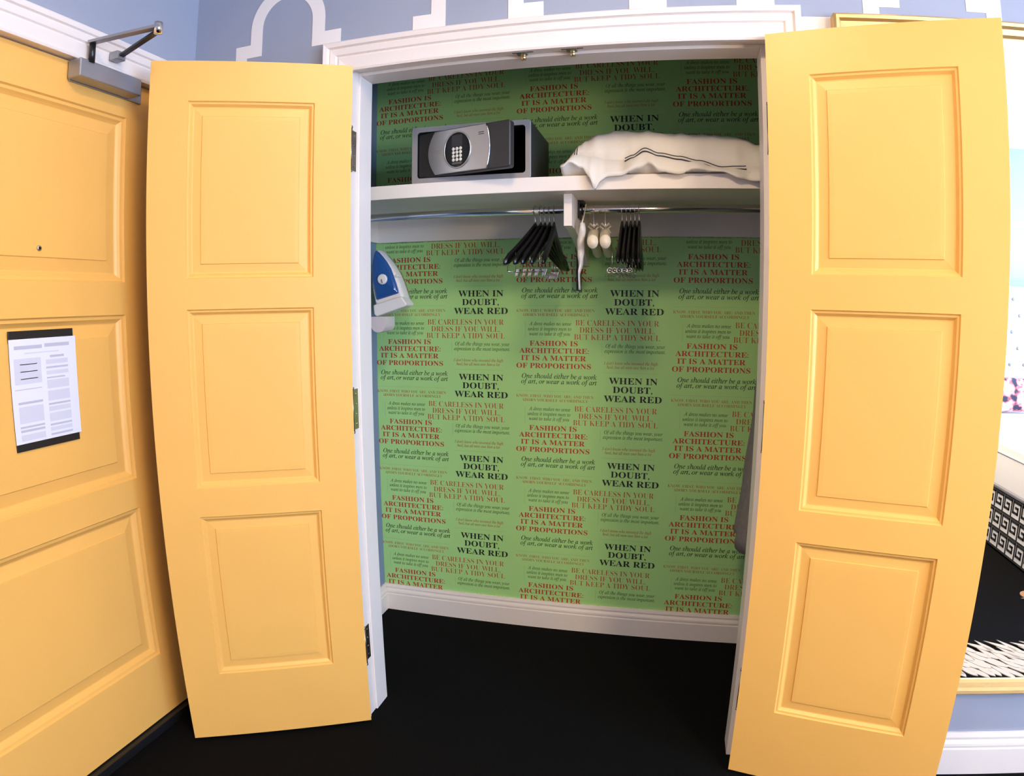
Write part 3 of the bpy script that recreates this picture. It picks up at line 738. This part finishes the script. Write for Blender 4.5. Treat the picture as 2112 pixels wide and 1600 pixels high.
def make_satin():
    root = empty('satin_hanger')
    bm = new_bm(); A = arm_pts(17, 0.195, 0.045, -0.085); rs = []
    for i, p in enumerate(A):
        t = abs(-1+2*i/(len(A)-1)); r = 0.0215+0.0012*math.sin(i*2.1)
        if t > 0.99: r *= 0.92
        rs.append([(p[0], p[1]+r*0.82*math.cos(k*2*PI/16), p[2]+r*math.sin(k*2*PI/16)) for k in range(16)])
    rings(bm, rs); obj('padded_arms', bm, SAT, root, smooth=True)
    bm = new_bm(); tube(bm, hook_pts(-0.070), 0.0016, 8); obj('hook', bm, CHR, root, smooth=True)
    bm = new_bm()
    for s in (-1, 1):
        tube(bm, [(0, -0.003*s, -0.062), (0.006, 0.012*s, -0.050), (0.010, 0.020*s, -0.060), (0.004, 0.008*s, -0.066), (0.008, 0.018*s, -0.082)], [0.002, 0.004, 0.004, 0.003, 0.002], 6)
    obj('ribbon_bow', bm, SAT, root, smooth=True)
    return root
s0 = make_satin(); place_hanger(s0, .637, -4); tag(s0, 'cream satin padded hanger next to the white gusset', 'hanger', 'cream satin hangers')
s1 = copy_tree(s0); place_hanger(s1, .676, -4); tag(s1, 'cream satin padded hanger nearer the black bar hangers', 'hanger', 'cream satin hangers')

# white film bag hanging in a narrow twist by the bracket
bm = new_bm(); rs = []
for i in range(26):
    t = i/25; z = 1.600-0.215*t; cx = 0.613-0.009*t+0.002*math.sin(t*14); wx = 0.003+0.0100*math.sin(PI*min(1, t*1.15+0.12))**0.8*(1-0.45*t); tw = 0.5+0.9*math.sin(t*5)
    rs.append([(cx+wx*math.cos(a)*(1+0.18*math.sin(3*a+t*20)), 0.385+0.012*math.sin(a)+0.003*math.cos(t*30), z) for a in [k*2*PI/14+tw*0.3 for k in range(14)]])
rings(bm, rs)
bag = empty('garment_bag', (0.606, 0.40, 1.385)); tag(bag, 'crumpled white film strip hanging beside the satin hangers', 'bag')
bpy.context.view_layer.update()
o = obj('film', bm, LACE, smooth=True); bpy.context.view_layer.update(); attach(o, bag)
bm = new_bm(); tube(bm, [(0.612, 0.385, 1.598), (0.612, 0.43, 1.625), (0.611, 0.478, 1.66), (0.611, 0.487, 1.674), (0.611, 0.50, 1.6785), (0.611, 0.513, 1.674), (0.611, 0.519, 1.664)], 0.0022, 8)
o = obj('tie_cord', bm, SAT, smooth=True); bpy.context.view_layer.update(); attach(o, bag)

# ================================================================== ROBE
rb = empty('grey_robe', (1.30, 0.50, 0.55)); tag(rb, 'grey fabric robe hanging at the right end of the closet behind the jamb', 'robe')
bpy.context.view_layer.update()
bm = new_bm(); rs = []; N = 56
for i in range(40):
    t = i/39; z = 1.580-1.035*t
    hy = lerp_tab([(0, .03), (.06, .16), (.15, .215), (.6, .20), (1, .185)], t); hx = lerp_tab([(0, .012), (.06, .028), (.2, .05), (.54, .098), (.8, .122), (1, .140)], t)
    cx = 1.285
    rs.append([(cx+hx*math.cos(a)*(1+0.10*t*math.sin(7*a+2*t)+0.02*math.sin(13*a+t*9)), 0.50+hy*math.sin(a)*(1+0.06*t*math.sin(5*a+1)), z+(0.012*math.sin(3*a) if i == 39 else 0)) for a in [k*2*PI/N for k in range(N)]])
rings(bm, rs)
o = obj('cloth', bm, ROB, smooth=True); bpy.context.view_layer.update(); attach(o, rb)
bm = new_bm(); tube(bm, [(1.285, 0.5+y, 1.66+z) for y, z in ((0, -.085), (0, -.03), (.004, -.0185), (.0165, -.006), (.016, .008), (0.006, .0175), (-.006, .0175), (-.016, .008), (-.018, -.004))], 0.0018, 8)
o = obj('hook', bm, CHR, smooth=True); bpy.context.view_layer.update(); attach(o, rb)

# ================================================================== IRON
ir = empty('steam_iron', (-0.137, 0.60, 1.322)); tag(ir, 'white and blue steam iron parked nose up beside the left jamb', 'iron')
ir.rotation_euler = (0, math.radians(-15.3), 0)
def drop(k, y, s=1.0, ox=0.0, oz=0.0, n=36, wid=0.062, ln=0.240):
    """iron outline: flat heel at z=0, nose at z=ln"""
    P = []
    half = [(wid*0.97, 0.0), (wid, 0.02), (wid*0.99, 0.05), (wid*0.95, 0.09), (wid*0.84, 0.13), (wid*0.64, 0.17), (wid*0.42, 0.20), (wid*0.2, 0.225), (0.0, 0.240)]
    pts = [(x, z) for x, z in half]+[(-x, z) for x, z in half[::-1][1:]]
    return [(ox+x*s, y, oz+(z-0.1)*s+0.1) for x, z in pts]
bm = new_bm(); rings(bm, [drop(0, 0.055, .97), drop(0, 0.050, 1.0), drop(0, 0.040, 1.0)]); obj('soleplate', bm, CHR, ir)
bm = new_bm(); rings(bm, [drop(0, 0.040, 1.0), drop(0, 0.010, 1.0), drop(0, -0.006, .97), drop(0, -0.016, .88)]); obj('body', bm, IRW, ir, bevel=0.003, segs=3)
bm = new_bm(); rings(bm, [drop(0, -0.010, .78, 0.0, 0.028), drop(0, -0.022, .76, 0, .028), drop(0, -0.030, .62, 0, .028), drop(0, -0.034, .35, 0, .028)]); obj('water_tank', bm, IRB, ir, smooth=False, bevel=0.004, segs=3)
bm = new_bm(); disc_stack(bm, (0.004, -0.030, 0.118), (0, -1, 0), [(0.020, 0), (0.020, 0.008), (0.016, 0.012), (0.006, 0.013)], 24); dd = obj('dial', bm, IRW, ir, smooth=False, bevel=0.001)
bm = new_bm(); box(bm, 0.002, 0.006, -0.0455, -0.042, 0.104, 0.118); obj('dial_pointer', bm, SFG, dd)
bm = new_bm(); prism(bm, [(-0.060, 0.035), (0.060, 0.035), (0.073, 0.004), (0.071, -0.004), (0.059, -0.006), (-0.059, -0.010), (-0.066, 0.0)], -0.036, 0.040, 'y'); obj('heel_rest', bm, IRW, ir, bevel=0.005, segs=3)
bm = new_bm(); box(bm, 0.048, 0.061, -0.018, 0.02, 0.112, 0.122); obj('steam_button', bm, IRW, ir, bevel=0.003)
bm = new_bm(); tube(bm, [(-0.046+0.006*math.cos(a), -0.0205, 0.048+0.009*math.sin(a)) for a in [t*2*PI/12*0.7 for t in range(13)]], 0.001, 6); obj('printed_mark', bm, mat('mark_blue', (0.25, 0.3, 0.45), 0.5), ir)
ho = empty('iron_holder', (XL, 0.60, 1.266)); tag(ho, 'pale plastic iron holder on the closet side wall under the iron', 'holder')
bm = new_bm(); box(bm, 0.001, 0.012, -0.06, 0.06, -0.05, 0.16); obj('wall_plate', bm, IRP, ho, bevel=0.003)
bm = new_bm()
cup = [(0.092, 0.03), (0.092, 0.0)]+[(0.122+0.030*math.cos(a), 0.0+0.030*math.sin(a)) for a in [PI+t*PI/12 for t in range(13)]]+[(0.152, 0.03)]
prism(bm, cup, -0.045, 0.045, 'y'); obj('cup', bm, IRP, ho, bevel=0.002)
bm = new_bm(); box(bm, 0.012, 0.096, -0.03, 0.03, -0.012, 0.004); obj('support_arm', bm, IRP, ho, bevel=0.002)

# ================================================================== BED (seen in the mirror)
bx0, bx1, by0, by1 = 2.86, 4.45, -3.46, -1.45
bd = empty('bed', ((bx0+bx1)/2, (by0+by1)/2, 0)); tag(bd, 'white bed with Greek key skirt and tufted headboard reflected in the mirror', 'bed')
bpy.context.view_layer.update()
def bdp(nm, b, m, parent=None, **k):
    o = obj(nm, b, m, **k); bpy.context.view_layer.update(); attach(o, parent or bd); return o
bm = new_bm(); box(bm, bx0+0.012, bx1-0.012, by0+0.02, by1-0.012, 0.012, 0.36); sk = bdp('bed_skirt', bm, BEDW)
# Greek key strokes on the skirt, side facing -x and foot facing +y
def key_unit():
    u = [(0, 0), (0, .085), (.085, .085), (.085, .025), (.03, .025), (.03, .055), (.057, .055)]
    return u
bm = new_bm()
def stroke(bm, P3, hw, nrm):
    nrm = Vector(nrm)
    for a, b in zip(P3, P3[1:]):
        a = Vector(a); b = Vector(b); d = (b-a).normalized(); s = d.cross(nrm)*hw; a2 = a-d*hw; b2 = b+d*hw
        lo = [a2-s, b2-s, b2+s, a2+s]
        rings(bm, [[p for p in lo], [p+nrm*0.0015 for p in lo]])
for row in range(3):
    for k in range(19):
        y = by1-0.03-k*0.105; z = 0.03+row*0.110
        stroke(bm, [(bx0+0.012, y-a, z+b) for a, b in key_unit()], 0.007, (-1, 0, 0))
    for k in range(14):
        x = bx0+0.04+k*0.105; z = 0.03+row*0.110
        stroke(bm, [(x+a, by1-0.012, z+b) for a, b in key_unit()], 0.007, (0, 1, 0))
for z in (0.018, 0.130, 0.240, 0.350):
    stroke(bm, [(bx0+0.012, by1-0.02, z), (bx0+0.012, by0+0.05, z)], 0.006, (-1, 0, 0)); stroke(bm, [(bx0+0.02, by1-0.012, z), (bx1-0.03, by1-0.012, z)], 0.006, (0, 1, 0))
bdp('key_pattern', bm, BEDK, sk)
bm = new_bm(); box(bm, bx0-0.012, bx1+0.012, by0+0.01, by1+0.012, 0.345, 0.66); bdp('coverlet', bm, BEDW, bevel=0.045, segs=5)
bm = new_bm(); tube(bm, [(bx0-0.013, by1-0.04, 0.57), (bx0-0.013, by0+0.1, 0.575)], 0.004, 6); bdp('coverlet_seam', bm, PAPT)
bm = new_bm(); box(bm, bx0-0.05, bx1+0.05, by0-0.10, by0, 0.30, 1.60); hb = bdp('headboard', bm, HEAD, bevel=0.03, segs=4)
bm = new_bm(); tube(bm, [(bx0-0.05, by0+0.002, 0.66), (bx0-0.05, by0-0.02, 1.60), (bx1+0.05, by0-0.02, 1.60), (bx1+0.05, by0+0.002, 0.66)], 0.03, 10); bdp('headboard_piping', bm, LBL, smooth=True)
bm = new_bm(); disc_stack(bm, (0, 0, 0), (0, 1, 0), [(0.016, 0), (0.014, 0.006), (0.006, 0.009)], 14)
me = bpy.data.meshes.new('button'); bm.to_mesh(me); bm.free()
for r_ in range(6):
    for c_ in range(13):
        x = bx0+0.06+c_*0.12+(0.06 if r_ % 2 else 0)
        if x > bx1-0.03: continue
        o = from_mesh('tuft_button', me, BUTT, None, smooth=True, loc=(x, by0-0.001, 0.86+r_*0.125)); bpy.context.view_layer.update(); attach(o, hb)
def cushion(name, label, cx, cy, z, sx, sy, sz, rx, m, group=None):
    bm = new_bm(); rs = []
    for i in range(17):
        t = -1+2*i/16; k = max(0.02, (1-abs(t)**3.2))**0.5
        rs.append([(sx*t, sy*k*math.copysign(abs(math.sin(a))**0.9, math.sin(a)), sz*math.copysign(abs(math.cos(a))**0.6, math.cos(a))*(0.75+0.25*k)) for a in [q*2*PI/24 for q in range(24)]])
    rings(bm, rs); o = obj(name, bm, m, smooth=True, loc=(cx, cy, z), rot=(rx, 0, 0)); tag(o, label, 'pillow', group); return o
cushion('floral_cushion', 'pink and black floral cushion on the bed, reflected in the mirror', 3.32, -3.10, 0.79, 0.30, 0.075, 0.125, 0.25, FLO, 'floral cushions on the bed')
cushion('floral_cushion', 'pink and black floral cushion on the far half of the bed', 3.98, -3.10, 0.79, 0.30, 0.075, 0.125, 0.25, FLO, 'floral cushions on the bed')

# window in the right wall ------------------------------------------------
wn = empty('window_1', (RX, -2.60, 0.85)); struct(wn, 'white framed bedroom window in the right wall', 'window')
bm = new_bm(); box(bm, 0.05, 0.058, -0.95, 0.95, 0.0, 1.50); obj('pane', bm, PANE, wn)
for b in ((-0.02, 0.05, -0.95, -0.89, 0, 1.5), (-0.02, 0.05, 0.89, 0.95, 0, 1.5), (-0.02, 0.05, -0.03, 0.03, 0.06, 1.44), (-0.02, 0.05, -0.89, 0.89, 0, 0.06), (-0.02, 0.05, -0.89, 0.89, 1.44, 1.5)):
    bm = new_bm(); box(bm, *b); obj('window_frame', bm, WHT, wn, bevel=0.004)

# ================================================================== CARPET MOTIFS
bm = new_bm()
n = 10; L_, Wd = 0.125, 0.0155
half = [(-0.5*L_+L_*i/n, Wd*math.sin(PI*(i/n)**0.62)**1.1) for i in range(n+1)]
poly = half+[(x, -y) for x, y in half[::-1][1:-1]]
prism(bm, poly, 0.0, 0.003, 'z')
me = bpy.data.meshes.new('petal'); bm.to_mesh(me); bm.free()
rnd = random.Random(3)
for r_ in range(4):
    for k in range(22):
        x = 2.00+k*0.036+0.02*r_+rnd.uniform(-.006, .006); y = -0.64-r_*0.062+rnd.uniform(-.008, .008)
        if r_ == 3 and k % 3 == 1: continue
        o = from_mesh('carpet_petal', me, PETAL, floor, loc=(x, y, 0.0006+0.0012*r_)); o.rotation_euler = (0, 0, math.radians(-128+rnd.uniform(-16, 16))); o.scale = (rnd.uniform(.9, 1.25), 1, 1)
for k in range(6):
    o = from_mesh('carpet_petal', me, PETAL if k > 2 else None, floor, loc=(2.80+0.05*math.cos(k), -1.32+0.05*math.sin(k)+0.03*k-.1, 0.0006+0.0005*k)); o.rotation_euler = (0, 0, k*1.05)
bm = new_bm(); disc_stack(bm, (2.76, -1.36, 0.0005), (0, 0, 1), [(0.055, 0), (0.055, 0.0035)], 18); obj('carpet_flower', bm, TAN, floor)

# ================================================================== LAMPS
def ceiling_lamp(x, y, r, energy, col, label, z=None):
    z = RZ if z is None else z
    o = empty('ceiling_light', (x, y, z)); tag(o, label, 'lamp', 'ceiling lights')
    bm = new_bm(); disc_stack(bm, (0, 0, 0), (0, 0, -1), [(r*1.08, 0), (r*1.08, 0.012), (r*1.0, 0.02)], 32); obj('rim', bm, NIC, o)
    bm = new_bm(); disc_stack(bm, (0, 0, -0.020), (0, 0, -1), [(r*0.97, 0), (r*0.9, 0.02), (r*0.5, 0.04), (r*0.05, 0.045)], 32); obj('diffuser', bm, LAMPW, o, smooth=True)
    l = bpy.data.lights.new('ceiling_light_glow', 'AREA'); l.shape = 'DISK'; l.size = 2*r; l.energy = energy; l.color = col
    lo = bpy.data.objects.new('ceiling_light_glow', l); C.objects.link(lo); lo.parent = o; lo.location = (0, 0, -0.075)
ceiling_lamp(0.72, -1.25, 0.16, 22, (1.0, 0.73, 0.44), 'round glass ceiling light in front of the closet')
ceiling_lamp(2.55, -2.35, 0.24, 27, (1.0, 0.75, 0.48), 'round glass ceiling light nearer the bed')

fl = empty('fill_lamp', (2.30, -2.05, 0.0)); tag(fl, 'unseen drum shade fill lamp added to brighten the closet', 'lamp')  # added out of view: low warm fill reaching under the closet shelf
bm = new_bm(); disc_stack(bm, (0, 0, 0.001), (0, 0, 1), [(0.15, 0), (0.15, 0.015), (0.02, 0.03)], 28); obj('base', bm, BRS, fl)
bm = new_bm(); cyl(bm, (0, 0, 0.03), (0, 0, 1.40), 0.011, 14); obj('pole', bm, BRS, fl, smooth=True)
bm = new_bm(); disc_stack(bm, (0, 0, 1.40), (0, 0, 1), [(0.22, 0), (0.18, 0.30)], 32); obj('fill_drum', bm, mat('fill_shade', (0.9, 0.85, 0.75), 0.8, emit=(1.0, 0.78, 0.52, 38.0)), fl, smooth=False)
